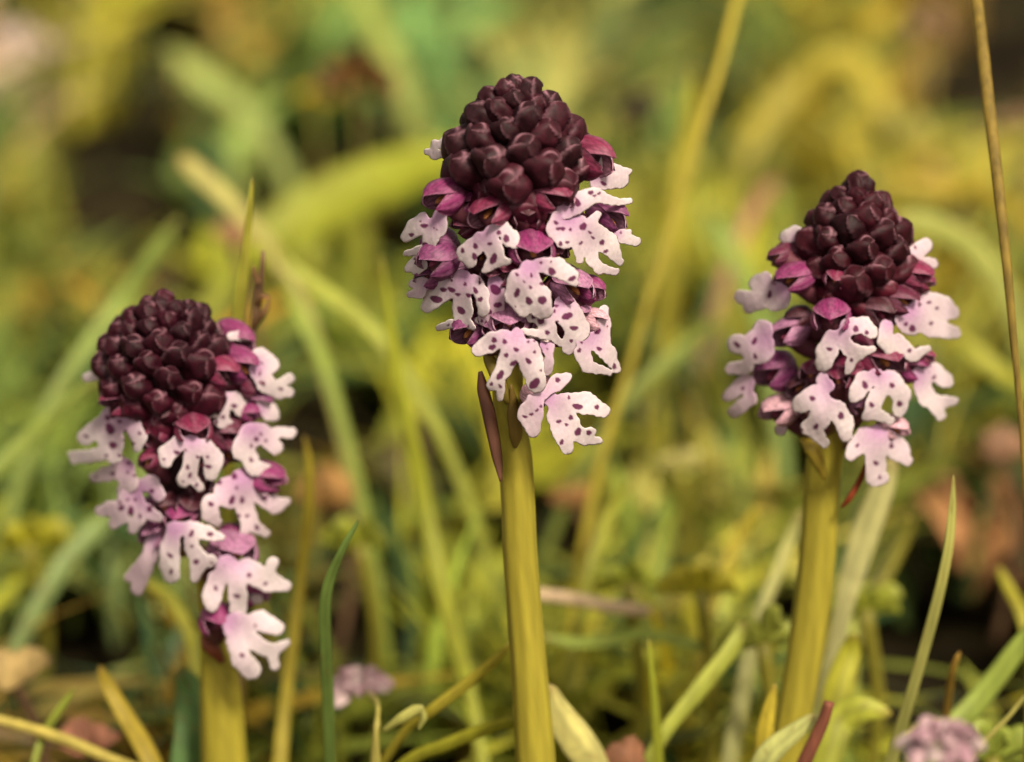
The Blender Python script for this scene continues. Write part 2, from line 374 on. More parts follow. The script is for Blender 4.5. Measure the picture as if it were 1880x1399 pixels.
def lip_mesh(strokes, spots, neck, Yn, yaw, tilt, lift, seed, pink=0.0, lilac=0.8):
    r = np.random.default_rng(seed)
    strokes = join_strokes(strokes)
    al = np.array([s for st in strokes for s in st]); pad = al[:, 2].max()+4
    x0, x1 = al[:, 0].min()-pad, al[:, 0].max()+pad; y0, y1 = al[:, 1].min()-pad, al[:, 1].max()+pad
    h = 1.7; xs = np.arange(x0, x1, h); ys = np.arange(y0, y1, h); X, Y = np.meshgrid(xs, ys)
    ph = r.random(6)*6.28
    def f(x, y):
        wob = 0.9*np.sin(x*.21+ph[0])*np.sin(y*.19+ph[1]) + 0.5*np.sin(x*.45+y*.3+ph[2])
        return sdf_strokes(x, y, strokes, 4.0) - 2.8 + wob
    D = f(X, Y); cx = f(X[:-1, :-1]+h/2, Y[:-1, :-1]+h/2)
    keep = cx < 0; H, W = D.shape
    cnt = np.zeros((H, W), int)
    for dj in (0, 1):
        for di in (0, 1): cnt[dj:H-1+dj, di:W-1+di] += keep
    used = cnt > 0; bnd = used & (cnt < 4)
    bx, by = X[bnd], Y[bnd]
    for _ in range(3):
        d = f(bx, by); e = .4; gx = (f(bx+e, by)-d)/e; gy = (f(bx, by+e)-d)/e; g2 = gx*gx+gy*gy+.15
        s = np.clip(d/g2, -h, h); bx = bx-s*gx; by = by-s*gy
    X[bnd], Y[bnd] = bx, by; D[bnd] = 0
    idx = -np.ones((H, W), int); idx[used] = np.arange(used.sum()); nv = int(used.sum())
    px, py, dd, bb = X[used], Y[used], D[used], bnd[used]
    N = bp(neck[0], neck[1], Yn); s = mpp(N)
    nrm = np.array([math.sin(yaw)*math.cos(tilt), -math.cos(yaw)*math.cos(tilt), math.sin(tilt)])
    R = rays(px, py); t = ((N-CAM) @ nrm)/(R @ nrm)
    size = 0.5*max(x1-x0, y1-y0)
    c = al[:, :2].mean(0)*.6 + np.array(neck[:2])*.4
    u = np.hypot(px-c[0], py-c[1])/size
    crk = .30*s*(np.sin(px*.33+py*.12+ph[0])*np.sin(py*.29-px*.1+ph[2])) + .5*s*np.sin(px*.13+ph[1])*np.sin(py*.11+ph[3])
    curl = crk*np.clip(u*1.3, 0, 1) + (0.16+0.10*r.random())*size*s*u*u*1.2 + size*s*0.06*np.sin(px*.06+ph[3])*np.sin(py*.06+ph[4])
    wv = 6.0; q = np.clip(-dd/wv, 0, 1); hh = np.sqrt(np.clip(1-(1-q)**2, 0, 1))*1.2*s
    crease = 1.6*s*np.exp(-((px-c[0])*.10)**2)
    dist = np.linalg.norm(R, axis=1)
    tf = t + (curl - lift*s - hh + crease*hh/(1.2*s))/dist; tb = t + (curl - lift*s + 0.35*hh + .5*s)/dist
    tf[bb] = tb[bb] = (t + (curl - lift*s)/dist)[bb]
    Vf = CAM + R*tf[:, None]; Vb = CAM + R*tb[:, None]
    inner = ~bb; bi = np.arange(nv); bi[inner] = nv + np.arange(inner.sum())
    V = np.vstack([Vf, Vb[inner]])
    jj, ii = np.nonzero(keep)
    A, B, Cc, Dd = idx[jj, ii], idx[jj, ii+1], idx[jj+1, ii+1], idx[jj+1, ii]
    F = np.vstack([np.stack([A, Dd, Cc, B], 1), np.stack([bi[A], bi[B], bi[Cc], bi[Dd]], 1)])
    # pigment: white lobes, lilac towards the throat, crimson-purple tufts
    th = np.exp(-(np.hypot(px-neck[0], py-neck[1])/(0.50*size))**2)*lilac
    soft = 0.22*(0.5+0.5*np.sin(px*.07+ph[5])*np.cos(py*.05+ph[1]))
    col = WHITE*(1-pink)+PINKW*pink
    col = np.tile(col, (nv, 1)); m = np.clip(th+soft*(q), 0, .9)[:, None]; col = col*(1-m)+LILAC*m
    for (sx, sy, sr) in spots:
        an = r.random()*3.14; el = 1+.55*r.random(); sr = sr*r.uniform(.98, 1.28); ca, sa = math.cos(an), math.sin(an)
        lx = (px-sx)*ca+(py-sy)*sa; ly = -(px-sx)*sa+(py-sy)*ca
        ds = np.hypot(lx/el, ly*el**.5) + .35*np.sin(3*np.arctan2(ly, lx)+an) + .3*np.sin(5*np.arctan2(ly, lx)+2*an)
        w = np.clip((sr*1.02-ds)/1.6+.5, 0, 1)[:, None]*.95; col = col*(1-w)+SPOT*w
    cf = np.hstack([col, np.ones((nv, 1))]); cb = np.hstack([np.tile(WHITE*.6+LILAC*.4, (int(inner.sum()), 1)), np.ones((int(inner.sum()), 1))])
    return mesh('lip', V, F.tolist(), M_LIP, np.vstack([cf, cb]))

FR = {'C1': (700,120,3.6154), 'C2': (700,450,3.4115), 'L1': (100,520,3.682), 'L2': (100,870,3.498), 'R1': (1300,300,3.76), 'R2': (1300,560,3.76)}
def cv(fr, p):
    ox, oy, s = FR[fr]; return (ox+p[0]/s, oy+p[1]/s) + ((p[2]/s,) if len(p) > 2 else ())
HOODC = {'dark': lin(74,24,34,.8), 'maroon': lin(100,28,56,.85), 'crimson': lin(126,36,70,.9), 'magenta': lin(138,48,100,.9), 'purple': lin(124,54,100,.9), 'mauve': lin(168,112,146,.9), 'pink': lin(206,160,170), 'pale': lin(220,196,192), 'green': lin(150,150,60), 'rust': lin(150,70,40)}
NF = 0
def hood_parts(fl, N, ctr, axis, roll, sx, sy, sz, colr, column=True):
    f = Vector(axis).normalized(); upv = Vector((0, 0, 1)); x = f.cross(upv).normalized(); z = x.cross(f)
    B = Matrix((x, f, z)).transposed().to_4x4() @ Matrix.Rotation(roll, 4, 'Y')
    for me, a, k in ((SEP_LAT, 100, .96), (SEP_LAT, -100, .96), (SEP_MED, 0, 1.0)):
        o = link('sepal', me, fl, N)
        o.matrix_basis = Matrix.Translation(Vector(ctr)) @ B @ Matrix.Diagonal((sx*k, sy*k, sz*k, 1)) @ Matrix.Rotation(math.radians(a), 4, 'Y')
        v = random.uniform(.85, 1.15); o.color = (colr[0]*v, colr[1]*v, colr[2]*v, 1)
    if column:
        o = link('column', COLUMN, fl, N); o.matrix_basis = Matrix.Translation(Vector(ctr)) @ B @ Matrix.Diagonal((sx, sy, sz, 1))
        o.color = random.choice([(*lin(190,120,70), 1), (*lin(150,60,90), 1)])
def flower(orch, fr, strokes=None, spots=(), neck=None, hood=None, lift=0, back=0, yawk=.62, tilt=.12, pink=0.0, lilac=.8):
    """one open flower: spotted lip under a helmet of three sepals, on a twisted ovary from the stalk"""
    global NF; NF += 1
    root, base, Yax, axf, Rn = orch['root'], orch['base'], orch['Y'], orch['axis'], orch['Rn']
    if neck is None: neck = strokes[0][0] if strokes else hood[:2]
    nk = cv(fr, neck[:2]); s0 = mpp(bp(nk[0], nk[1], Yax)); R = Rn*s0
    dx = float(np.clip((nk[0]-axf(nk[1]))*s0, -.93*R, .93*R))
    Yn = Yax - math.sqrt(R*R-dx*dx) + back*s0
    N = bp(nk[0], nk[1], Yn); ang = math.asin(dx/R)
    fl = empty('flower', N, root, base)
    if strokes:
        st = [[cv(fr, q) for q in s_] for s_ in strokes]; sp = [cv(fr, q) for q in spots]
        me = lip_mesh(st, sp, nk, Yn, ang*yawk, tilt, lift+9, NF*13+5, pink, lilac); link('lip', me, fl, N)
    if hood is not None:
        hx, hy, rx, ry, ck = hood[:5]; roll = math.radians(hood[5]) if len(hood) > 5 else 0
        hc = cv(fr, (hx, hy)); sc_ = FR[fr][2]; rx, ry = 1.25*rx/sc_*s0, 1.2*ry/sc_*s0; fwd = hood[6] if len(hood) > 6 else 0
        ctr = bp(hc[0], hc[1], Yn + 0.42*max(rx, ry) - fwd*s0)
        axis = (math.sin(ang)*.9, -math.cos(ang*.8), -.25)
        hood_parts(fl, N, ctr, axis, roll, rx, 1.15*max(rx, ry), ry, HOODC[ck], column=True)
    else: ctr = N + np.array([0, .002, .001])
    ax0 = bp(axf(nk[1]), nk[1]+22, Yax); ctr = np.array(ctr)
    P = catmull([ax0, ax0*.45+ctr*.55+np.array([0, 0, -.0012]), ctr+np.array([0, .0006, 0])], 9)
    w = np.linspace(.0007, .0013, 9)
    V, F = tube(P, w, w, 7); cc = np.array([(*lin(128,100,60), 1)]*len(V)); cc[28:, :3] = lin(118,62,74,.7)
    link('ovary', mesh('ovary', V, F, M_STEM, cc), fl, N)
    return fl

def orchid(name, label, Y, axis_pts, Rn, prof, stem_pts, bsize, budcol, lowcol):
    """axis_pts: (py,px) of the spike's middle line; prof: (py, half width px) of the bud cone"""
    ap = np.array(axis_pts, float); axf = lambda py: float(np.interp(py, ap[:, 0], ap[:, 1]))
    sp = [(x, y, Y, w) for x, y, w in stem_pts]
    P, W = path3(sp, True); base = P[-1].copy(); base[2] = 0
    root = empty(name, base); tag(root, label, 'orchid', 'burnt tip orchids in bloom')
    C = catmull(P, 60); w = np.interp(np.linspace(0, len(P)-1, 60), np.arange(len(P)), W)
    V, F = tube(C, w, w*.92, 40)
    Cr = np.repeat(C, 40, axis=0); V = Cr + (V-Cr)*(1 + .012*np.cos(np.tile(np.arange(40), 60)*math.pi*2*8/40))[:, None]
    ribs = np.tile(np.arange(40), 60)
    cols = []
    for k, v in enumerate(V):
        a = 0.95+0.05*math.cos(ribs[k]*math.pi*2*8/40+.3*math.sin(v[2]*90)) + .06*math.sin(v[2]*420+ribs[k]) + random.gauss(0, .04)
        pyv = proj(v)[1]; top = np.clip((orch_top(stem_pts)-pyv)/160+.45, 0, 1)
        c = np.array(lin(166,152,52,.9))*(1-top)+np.array(lin(128,96,48,.8))*top
        cols.append((*(c*a), 1))
    link('stem', mesh('stem', V, F, M_STEM, cols), root, base)
    orch = dict(root=root, base=base, Y=Y, axis=axf, Rn=Rn)
    # the dark core under the buds
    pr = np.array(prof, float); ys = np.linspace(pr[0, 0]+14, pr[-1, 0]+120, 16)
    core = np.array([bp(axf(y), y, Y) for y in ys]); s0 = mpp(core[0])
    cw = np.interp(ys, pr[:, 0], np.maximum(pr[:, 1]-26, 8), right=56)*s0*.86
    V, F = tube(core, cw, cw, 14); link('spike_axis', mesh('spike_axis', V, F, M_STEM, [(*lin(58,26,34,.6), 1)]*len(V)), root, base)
    # buds spiralling down the cone
    ang = random.random()*6.28
    arc = np.concatenate([[0], np.cumsum(np.hypot(np.diff(pr[:, 0]), np.diff(pr[:, 1])))]); tot = arc[-1]; s = 0.0
    while s < tot:
        y = np.interp(s, arc, pr[:, 0]); R = np.interp(s, arc, pr[:, 1]); f = s/tot
        b = bsize[0]+(bsize[1]-bsize[0])*min(1, f*1.15); Rin = max(R-b*.98, 0)
        c = math.cos(ang)                                   # 1 = towards the camera
        if c > -.55 or R < 40:
            rad = np.array([math.sin(ang), -math.cos(ang), 0]); el = math.radians(78*(1-f)**1.3 + 6)
            p0 = bp(axf(y), y, Y) + rad*Rin*s0
            d = Vector(rad*math.cos(el)+np.array([0, 0, math.sin(el)]))
            x = d.cross(Vector((0, 0, 1))).normalized(); z = x.cross(d)
            B = Matrix((x, d, z)).transposed().to_4x4() @ Matrix.Rotation(random.uniform(-.5, .5), 4, 'Y') @ Matrix.Rotation(random.uniform(-.22, .22), 4, 'X') @ Matrix.Rotation(random.uniform(-.22, .22), 4, 'Z')
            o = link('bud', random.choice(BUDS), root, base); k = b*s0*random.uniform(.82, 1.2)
            o.matrix_basis = Matrix.Translation(Vector(p0)) @ B @ Matrix.Diagonal((k*1.04, k*1.05, k, 1))
            side = (1-c)*.5; mixv = min(1, max(0, (f-.62)/.38)*(.25+.9*side) + .10*random.random())
            col = np.array(budcol)*(1-mixv)+np.array(lowcol)*mixv; o.color = (*(col*random.uniform(.8, 1.25)), 1)
        ang += math.radians(137.508); s += (1.72*b)*(1.72*b)/(2*math.pi*max(R-.3*b, b*.55))
    return orch
def orch_top(stem_pts): return stem_pts[0][1]

# ---- middle orchid
OC = orchid('burnt_orchid', 'tallest burnt tip orchid with straight yellow stem and brownish dark bud cone', 0.0,
  [(140,942),(250,950),(450,955),(700,945),(820,948)], 105,
  [(160,6),(164,40),(185,66),(210,92),(245,114),(285,140),(315,138),(342,112),(390,62)],
  [(940,600,50),(932,700,56),(938,780,58),(946,840,62),(951,920,62),(955,1020,63),(965,1150,64),(975,1280,68),(983,1399,74)], (20,44),
  lin(80,34,44,.22), lin(128,34,66,.75))
# ---- left orchid
OL = orchid('burnt_orchid', 'round-topped burnt tip orchid with long loose spike, beside a pointed grass blade', 0.014,
  [(540,300),(700,312),(850,335),(1000,365),(1200,405)], 100,
  [(556,6),(562,45),(585,80),(620,112),(660,132),(700,134),(735,110),(790,72)],
  [(372,1010,34),(385,1100,40),(397,1190,58),(405,1270,76),(412,1399,84)], (18,35), lin(92,18,44,.14), lin(128,34,66,.8))
# ---- right orchid
OR = orchid('burnt_orchid', 'leaning burnt tip orchid with pointed bud cone, beside a tall dry stalk', 0.013,
  [(320,1577),(420,1570),(560,1570),(700,1550),(800,1528)], 105,
  [(340,6),(344,30),(368,52),(405,84),(445,104),(490,106),(530,92),(585,60)],
  [(1525,720,50),(1520,800,66),(1512,860,66),(1506,940,66),(1498,1050,68),(1484,1160,68),(1462,1290,64),(1440,1399,62)], (19,38), lin(92,22,42,.14), lin(140,34,62,.8))

# ---- flowers of the middle orchid
f = lambda *a, **k: flower(OC, *a, **k)
f('C1', [[(480,500,40),(430,520,42)],[(352,520,16),(350,600,18)],[(400,590,16),(300,572,12)]], [], (500,520), (490,530,60,50,'magenta'), back=60, lilac=1)
f('C1', [[(1430,780,40),(1590,760,48)],[(1475,620,14),(1500,680,32),(1645,705,12)]], [(1475,785,14)], (1420,720), (1400,640,84,140,'crimson',0,30), back=40)
f('C1', [[(1230,960,55),(1270,920,70),(1420,860,44)],[(1420,860,38),(1540,905,18),(1650,903,11)]], [(1300,910,20),(1390,845,13),(1415,865,10),(1445,850,9),(1235,905,10),(1300,835,5)], (1200,920), (1140,870,120,95,'crimson',0,30), lift=8)
f('C1', [[(1300,1060,66)],[(1180,1020,48),(1150,1090,46),(1215,1165,48)],[(1400,1100,58),(1500,1180,66),(1580,1300,20)],[(1310,1130,38),(1320,1230,34),(1318,1295,16)],[(1380,1180,50),(1400,1290,30),(1450,1350,26),(1560,1370,14)],[(1390,1040,26),(1435,990,17)]],
  [(1340,1070,22),(1160,1045,11),(1175,1085,11),(1205,1085,13),(1190,1185,12),(1235,1175,10),(1465,1175,14),(1490,1235,13),(1325,1180,10),(1385,1110,9),(1405,1145,9),(1220,995,9),(1295,993,11),(1255,1090,10)], (1250,1010), (1070,1010,100,110,'crimson',0,22), lift=22)
f('C1', [[(320,1080,52)],[(275,1010,26),(220,1080,52),(165,1140,28)],[(390,1000,38),(380,1090,46)],[(330,1150,46),(300,1220,34),(165,1250,9)]], [(285,1065,17),(200,1125,14),(290,1190,17),(260,1035,7),(350,1080,6),(368,1090,6)], (360,1000), (410,880,112,105,'magenta',0,22), lift=10)
f('C1', [[(660,1160,48)],[(620,1200,56),(560,1250,50),(590,1300,36)],[(730,1110,36),(800,1070,36),(860,1150,50),(885,1190,22)],[(735,1200,56),(760,1270,50),(720,1330,28),(690,1360,14)],[(760,1300,40),(850,1303,10)]],
  [(625,1200,15),(540,1230,12),(620,1270,18),(745,1285,23),(720,1185,12),(780,1110,15),(830,1150,19)], (680,1110), (720,975,125,90,'crimson',15,25), lift=18)
f('C1', [[(240,1290,28),(180,1350,20)],[(270,1330,30),(230,1370,16)]], [(230,1285,11)], (300,1260), (380,1210,105,110,'purple'), back=25)
f('C1', [[(1575,1140,26),(1690,1170,24)],[(1590,1110,15),(1645,1108,10)]], [(1590,1110,6)], (1560,1100), (1500,1020,66,130,'purple'), back=45)
f('C2', [[(505,210,50),(505,270,62)],[(420,265,56),(325,330,58),(290,385,32)],[(585,235,42),(630,310,36),(640,415,28)],[(505,330,52),(510,430,54),(495,490,28)],[(480,490,16),(430,495,18),(360,520,11)],[(540,490,20),(572,515,11)]],
  [(345,340,21),(390,280,14),(440,280,16),(500,410,23),(548,315,13),(590,285,15),(620,340,13),(480,310,10),(525,245,10),(440,220,8),(545,510,8),(420,500,7)], (525,180), (350,100,105,110,'purple',-15,14), lift=20)
f('C2', [[(265,240,34),(200,240,20)],[(245,300,24),(180,310,14)]], [], (300,250), (300,200,80,70,'purple'), back=35, pink=.4)
f('C2', [[(920,150,48),(930,270,80)],[(860,220,62),(850,310,68),(890,400,42)],[(1000,125,38),(1100,140,54),(1185,195,42),(1215,238,15)],[(980,330,80),(1000,390,62),(1030,420,34)]],
  [(850,185,9),(850,300,16),(925,350,18),(1008,345,21),(935,265,11),(1008,240,13),(940,190,10),(1068,165,21),(1195,210,18),(895,230,6),(840,385,5),(1000,110,8)], (930,110), (945,30,120,90,'magenta',0,18), lift=30)
f('C2', [[(715,240,44),(720,330,46),(715,430,44)],[(640,470,28),(700,450,30)]], [(715,280,27),(730,375,16),(680,420,13),(600,480,9),(630,475,8),(655,485,8)], (715,220), (720,190,90,70,'maroon'), back=10, pink=1.0)
f('C2', [[(1150,370,60),(1180,440,72),(1230,530,68),(1175,640,40)],[(1060,440,40),(1020,460,52),(1050,540,44)],[(950,445,34)],[(1050,560,30),(1000,558,18),(890,540,13)],[(1060,560,26),(1120,615,12)]],
  [(1165,445,21),(1207,520,18),(1000,470,19),(1040,548,15),(955,445,13),(1095,380,11),(1085,415,9),(1190,600,9),(1165,345,9),(1100,480,8)], (1120,330), (1200,270,110,100,'mauve'), lift=14)
f('C2', [[(1280,610,52),(1350,600,52),(1420,680,44),(1475,780,17)],[(1260,680,46),(1290,760,32),(1425,797,13)],[(1395,405,22),(1400,500,30),(1390,580,38)]], [(1365,650,14),(1240,660,10),(1255,610,7),(1460,760,12),(1355,540,18),(1355,450,11)], (1290,540), (1310,290,70,85,'magenta'), lift=8)
f('C2', [[(850,560,34),(850,640,56)],[(770,580,44),(690,610,54),(610,655,36)],[(930,650,56),(940,740,68),(970,865,54)],[(800,690,54),(760,790,42),(710,865,36)],[(690,880,22)],[(745,870,22),(745,960,11)]],
  [(707,595,16),(773,605,15),(695,640,19),(845,655,13),(783,690,14),(830,740,16),(922,727,17),(960,670,9),(745,815,19),(960,868,27),(745,885,9),(690,870,9),(920,605,8),(960,600,7),(1000,785,7)], (860,540), (800,470,110,70,'mauve'), lift=30)
f('C2', [[(1040,620,42),(1050,690,18)],[(1050,735,26),(1040,790,20)]], [(1040,650,6)], (1010,620), (1000,600,70,60,'pale'), lift=4, pink=.5)
f('C2', [[(600,470,10),(610,480,9)]], [], (560,520), (560,540,100,112,'purple'), back=10)
f('C2', [[(1050,950,38),(1100,1010,42)],[(1140,980,44),(1280,990,62),(1395,1042,32)],[(1090,1080,46),(1130,1180,46),(1165,1270,34)],[(1150,1040,44),(1190,1110,42),(1235,1190,34),(1270,1222,24),(1362,1226,15)],[(1230,1180,22),(1315,1172,22)]],
  [(1230,1012,19),(1350,1015,15),(1187,1080,14),(1112,1105,11),(1160,1125,10),(1175,955,10),(1232,1170,17),(1300,1175,13),(1130,1235,13)], (1045,945), (985,945,90,60,'pink'), lift=14)
f('C2', [[(960,985,50),(935,1060,72),(950,1160,36)],[(1060,900,26),(1100,862,42),(1160,830,26)]], [(1105,845,14),(900,1075,9),(940,1060,9),(975,1035,9),(1000,1010,9)], (1020,950), None, lift=20, pink=.35, lilac=.5)

# ---- flowers of the left orchid
f = lambda *a, **k: flower(OL, *a, **k)
f('L1', [[(270,620,34),(215,640,20)]], [], (330,610), (350,600,60,50,'maroon'), back=60)
f('L1', [[(1250,352,24),(1190,360,20)],[(1260,355,24),(1325,360,20)]], [], (1240,330), (1215,410,85,140,'magenta'), back=40, lilac=.3)
f('L1', [[(1390,500,56),(1455,550,56)],[(1370,590,46),(1430,680,54),(1520,735,38),(1590,738,24)],[(1510,700,28),(1592,640,23)]], [(1530,715,11),(1400,540,8)], (1350,560), (1260,570,85,120,'magenta',0,20), back=10)
f('L1', [[(1130,750,52)],[(1075,770,44),(1040,840,34),(1058,880,20)],[(1200,780,50),(1275,855,46),(1312,900,20)],[(1140,840,40),(1130,930,38),(1195,965,16)]], [(1060,800,12),(1055,830,10),(1215,830,16),(1275,885,10),(1140,905,14),(1190,965,8)], (1130,700), (1140,610,100,100,'crimson',0,30), lift=14)
f('L1', [[(1420,800,50),(1455,870,52)],[(1490,900,26)]], [], (1390,850), (1340,820,100,130,'purple'), back=30)
f('L1', [[(1330,1030,80)],[(1400,1010,56),(1495,1110,42)],[(1490,1010,30),(1600,1010,28)],[(1260,1080,42),(1245,1150,36)],[(1300,1150,54),(1350,1250,44),(1500,1267,17)]], [(1365,1055,15),(1430,1065,10),(1330,1100,9),(1330,1195,13),(1350,1310,11),(1395,1020,8)], (1330,970), (1150,1030,120,120,'maroon',0,5), lift=12)
f('L1', [[(400,930,90)],[(300,980,60),(205,1045,44)],[(530,960,48),(570,1050,42),(560,1120,20)],[(380,1080,84),(400,1165,48)],[(300,1160,40),(240,1170,34),(115,1160,17)],[(200,1190,18),(130,1200,14)]], [(360,910,18),(375,985,30),(395,1095,22),(215,1035,13),(440,935,11),(480,1000,10),(525,1085,14),(440,1165,11),(350,1165,10),(575,1015,10),(470,1060,9)], (460,880), (470,775,140,90,'crimson',0,25), lift=16)
f('L1', [[(920,1080,46)],[(840,1085,48),(760,1150,50),(750,1210,32)],[(1020,1110,50),(1080,1190,54),(1060,1285,44)],[(930,1170,48),(910,1270,44),(870,1335,36)],[(930,1320,28),(990,1390,16)]], [(828,1145,17),(740,1190,8),(968,1175,11),(1035,1175,11),(1040,1240,14),(900,1245,12),(915,1300,13),(870,1340,7),(960,1365,10),(885,1128,8)], (930,1050), (940,985,105,75,'crimson',0,25), lift=22)
f('L1', [[(460,1260,76)],[(350,1290,46),(270,1312,24)],[(500,1350,60),(470,1400,40)]], [(395,1290,15),(390,1360,17),(500,1215,13),(545,1300,10),(495,1280,8),(280,1310,8)], (520,1200), (655,1070,85,90,'crimson',0,20), lift=10, pink=.4)
f('L2', [[(500,180,70)],[(500,90,46),(445,150,32)],[(620,60,46),(672,140,32)],[(580,240,46),(668,282,22)],[(360,225,42),(290,242,23)],[(430,270,54),(380,322,26)],[(540,290,36),(500,360,22)]], [(625,110,15),(430,220,15),(490,240,19),(610,225,16),(550,272,12),(470,165,9),(520,165,9),(420,185,11)], (560,130), (640,240,100,80,'purple'), lift=14, pink=.3)
f('L2', [[(1130,120,96)],[(1210,40,70)],[(1000,190,50),(1000,260,48),(1045,310,22)],[(1330,130,62),(1420,200,48),(1490,182,20)],[(1220,200,54),(1250,300,48),(1225,370,22)],[(1270,330,34),(1360,385,17)]], [(1005,195,15),(1060,55,13),(1140,170,17),(1205,170,15),(1088,240,11),(1185,270,11),(1238,270,10),(1300,345,16),(1350,155,16),(1155,15,17),(1280,15,13),(1170,90,9)], (1200,0), (1360,20,110,80,'magenta'), lift=20, pink=.25)
f('L2', [[(770,360,50)],[(870,352,44),(980,380,40),(1072,410,14)],[(740,470,56),(738,580,56),(750,650,46)],[(880,470,40),(930,560,52),(900,670,22)],[(1000,560,34)]], [(880,385,16),(1000,387,16),(742,525,14),(750,628,11),(910,565,15),(883,465,9),(1010,572,9),(690,420,9)], (770,330), (820,270,95,70,'magenta'), lift=18)
f('L2', [[(640,420,44),(605,540,42),(480,665,24)],[(590,600,40),(530,740,32)]], [(690,410,8)], (680,380), (650,390,90,90,'mauve'), back=25, pink=.6)
f('L2', [[(1110,600,72)],[(1045,680,54),(1010,790,54),(1010,845,34)],[(1170,700,54),(1180,800,50),(1180,870,46)],[(1240,620,70),(1370,690,60),(1485,720,28)],[(1400,575,32)]], [(1035,735,13),(1172,785,15),(1250,650,16),(1355,705,13)], (1100,530), (1150,480,130,90,'mauve'), lift=16)
f('L2', [[(1300,800,30)]], [], (1250,770), (1280,770,80,70,'magenta'), back=20)
f('L2', [[(1170,980,84)],[(1320,945,62),(1430,990,40)],[(1160,1080,50),(1200,1190,54),(1262,1255,56)],[(1280,1080,46),(1360,1130,38),(1410,1130,30)],[(1410,1130,28),(1490,1090,18)],[(1400,1150,28),(1412,1232,22)]], [(1205,1165,13),(1290,975,9)], (1120,940), (1050,950,100,100,'magenta'), lift=10)

# ---- flowers of the right orchid
f = lambda *a, **k: flower(OR, *a, **k)
f('R1', [[(600,480,44),(530,512,32)]], [], (620,520), (560,620,95,70,'maroon'), back=40)
f('R1', [[(1370,660,42),(1430,620,46),(1495,570,46)],[(1420,690,36),(1550,690,28)]], [(1430,580,10)], (1370,700), (1430,770,110,85,'crimson',0,15), back=20, pink=.3)
f('R1', [[(470,920,92)],[(350,950,58),(230,925,42)],[(390,790,34),(340,830,48)],[(300,960,50),(280,1000,30)]], [(425,905,17)], (530,850), (590,790,115,80,'magenta',0,25), lift=6, pink=.2)
f('R1', [[(1500,960,74),(1620,1000,76),(1685,1030,42)],[(1400,1080,98)],[(1540,1130,62),(1700,1170,36)]], [(1410,1140,21),(1365,1110,13),(1525,960,11),(1580,1000,11),(1540,1105,11)], (1380,1000), (1320,940,120,90,'maroon',0,25), lift=14, pink=.15)
f('R2', [[(340,290,110)],[(200,270,60)],[(380,170,60)],[(260,430,42),(160,440,33)]], [(320,250,16),(325,355,16),(200,275,17)], (430,230), (555,195,120,90,'mauve',20), lift=8, pink=.3)
f('R2', [[(260,530,48),(140,630,32)],[(290,650,38),(180,740,32)]], [(240,575,12)], (340,560), (460,470,115,130,'purple'), back=20, pink=.5)
f('R2', [[(920,230,52)],[(970,150,50),(1070,140,50),(1130,190,36)],[(845,220,38),(820,320,66),(800,400,52)],[(970,300,46),(1040,330,36),(1140,305,13)],[(1000,370,32),(965,455,18)]], [(1020,165,19),(1095,190,14),(838,305,13),(990,380,13)], (910,160), (850,85,115,95,'magenta',0,22), lift=24)
f('R2', [[(1230,150,40),(1220,250,42),(1285,350,28)],[(1310,250,42),(1400,340,38)],[(1420,350,36),(1520,302,14)]], [(1390,315,13),(1365,120,14)], (1260,110), (1180,60,110,110,'dark'), lift=18)
f('R2', [[(1160,500,52)],[(1080,525,62),(1030,600,50),(1010,640,28)],[(1260,530,72),(1335,620,58),(1320,730,36)],[(1160,640,48),(1130,740,50)],[(1090,770,22)],[(1180,760,34),(1260,800,20)]], [(1083,553,21),(1270,555,16),(1322,682,17),(1058,685,15),(1130,690,14)], (1160,450), (1200,370,140,110,'crimson'), lift=20)
f('R2', [[(1470,490,64),(1560,460,52),(1640,520,46)],[(1480,560,56),(1510,640,50),(1580,680,48),(1700,660,19)],[(1580,710,40),(1605,765,26)]], [(1560,500,13)], (1430,490), (1390,430,110,100,'magenta'), back=5)
f('R2', [[(820,560,40)],[(790,515,36)],[(720,620,54),(640,685,54)],[(790,680,64),(770,790,62),(690,850,44)],[(740,880,44),(805,955,22)],[(890,720,54),(940,810,56),(950,900,38)]], [(720,645,17),(917,765,22),(745,840,18),(650,860,9)], (840,540), (900,510,80,90,'crimson'), lift=24)
f('R2', [[(1160,880,44)],[(1085,900,54),(1020,990,48),(985,1035,34)],[(1240,930,62),(1310,1000,70),(1370,1070,34)],[(1150,1020,62),(1160,1120,60),(1145,1195,50)],[(1205,1200,36)]], [(1030,970,11),(1265,975,15),(1158,1092,17),(1185,1190,12)], (1170,850), (1280,850,90,70,'pink'), lift=14, pink=.15)
f('R2', [[(500,860,30)]], [], (540,760), (490,730,110,90,'pink'), back=10, pink=.6)

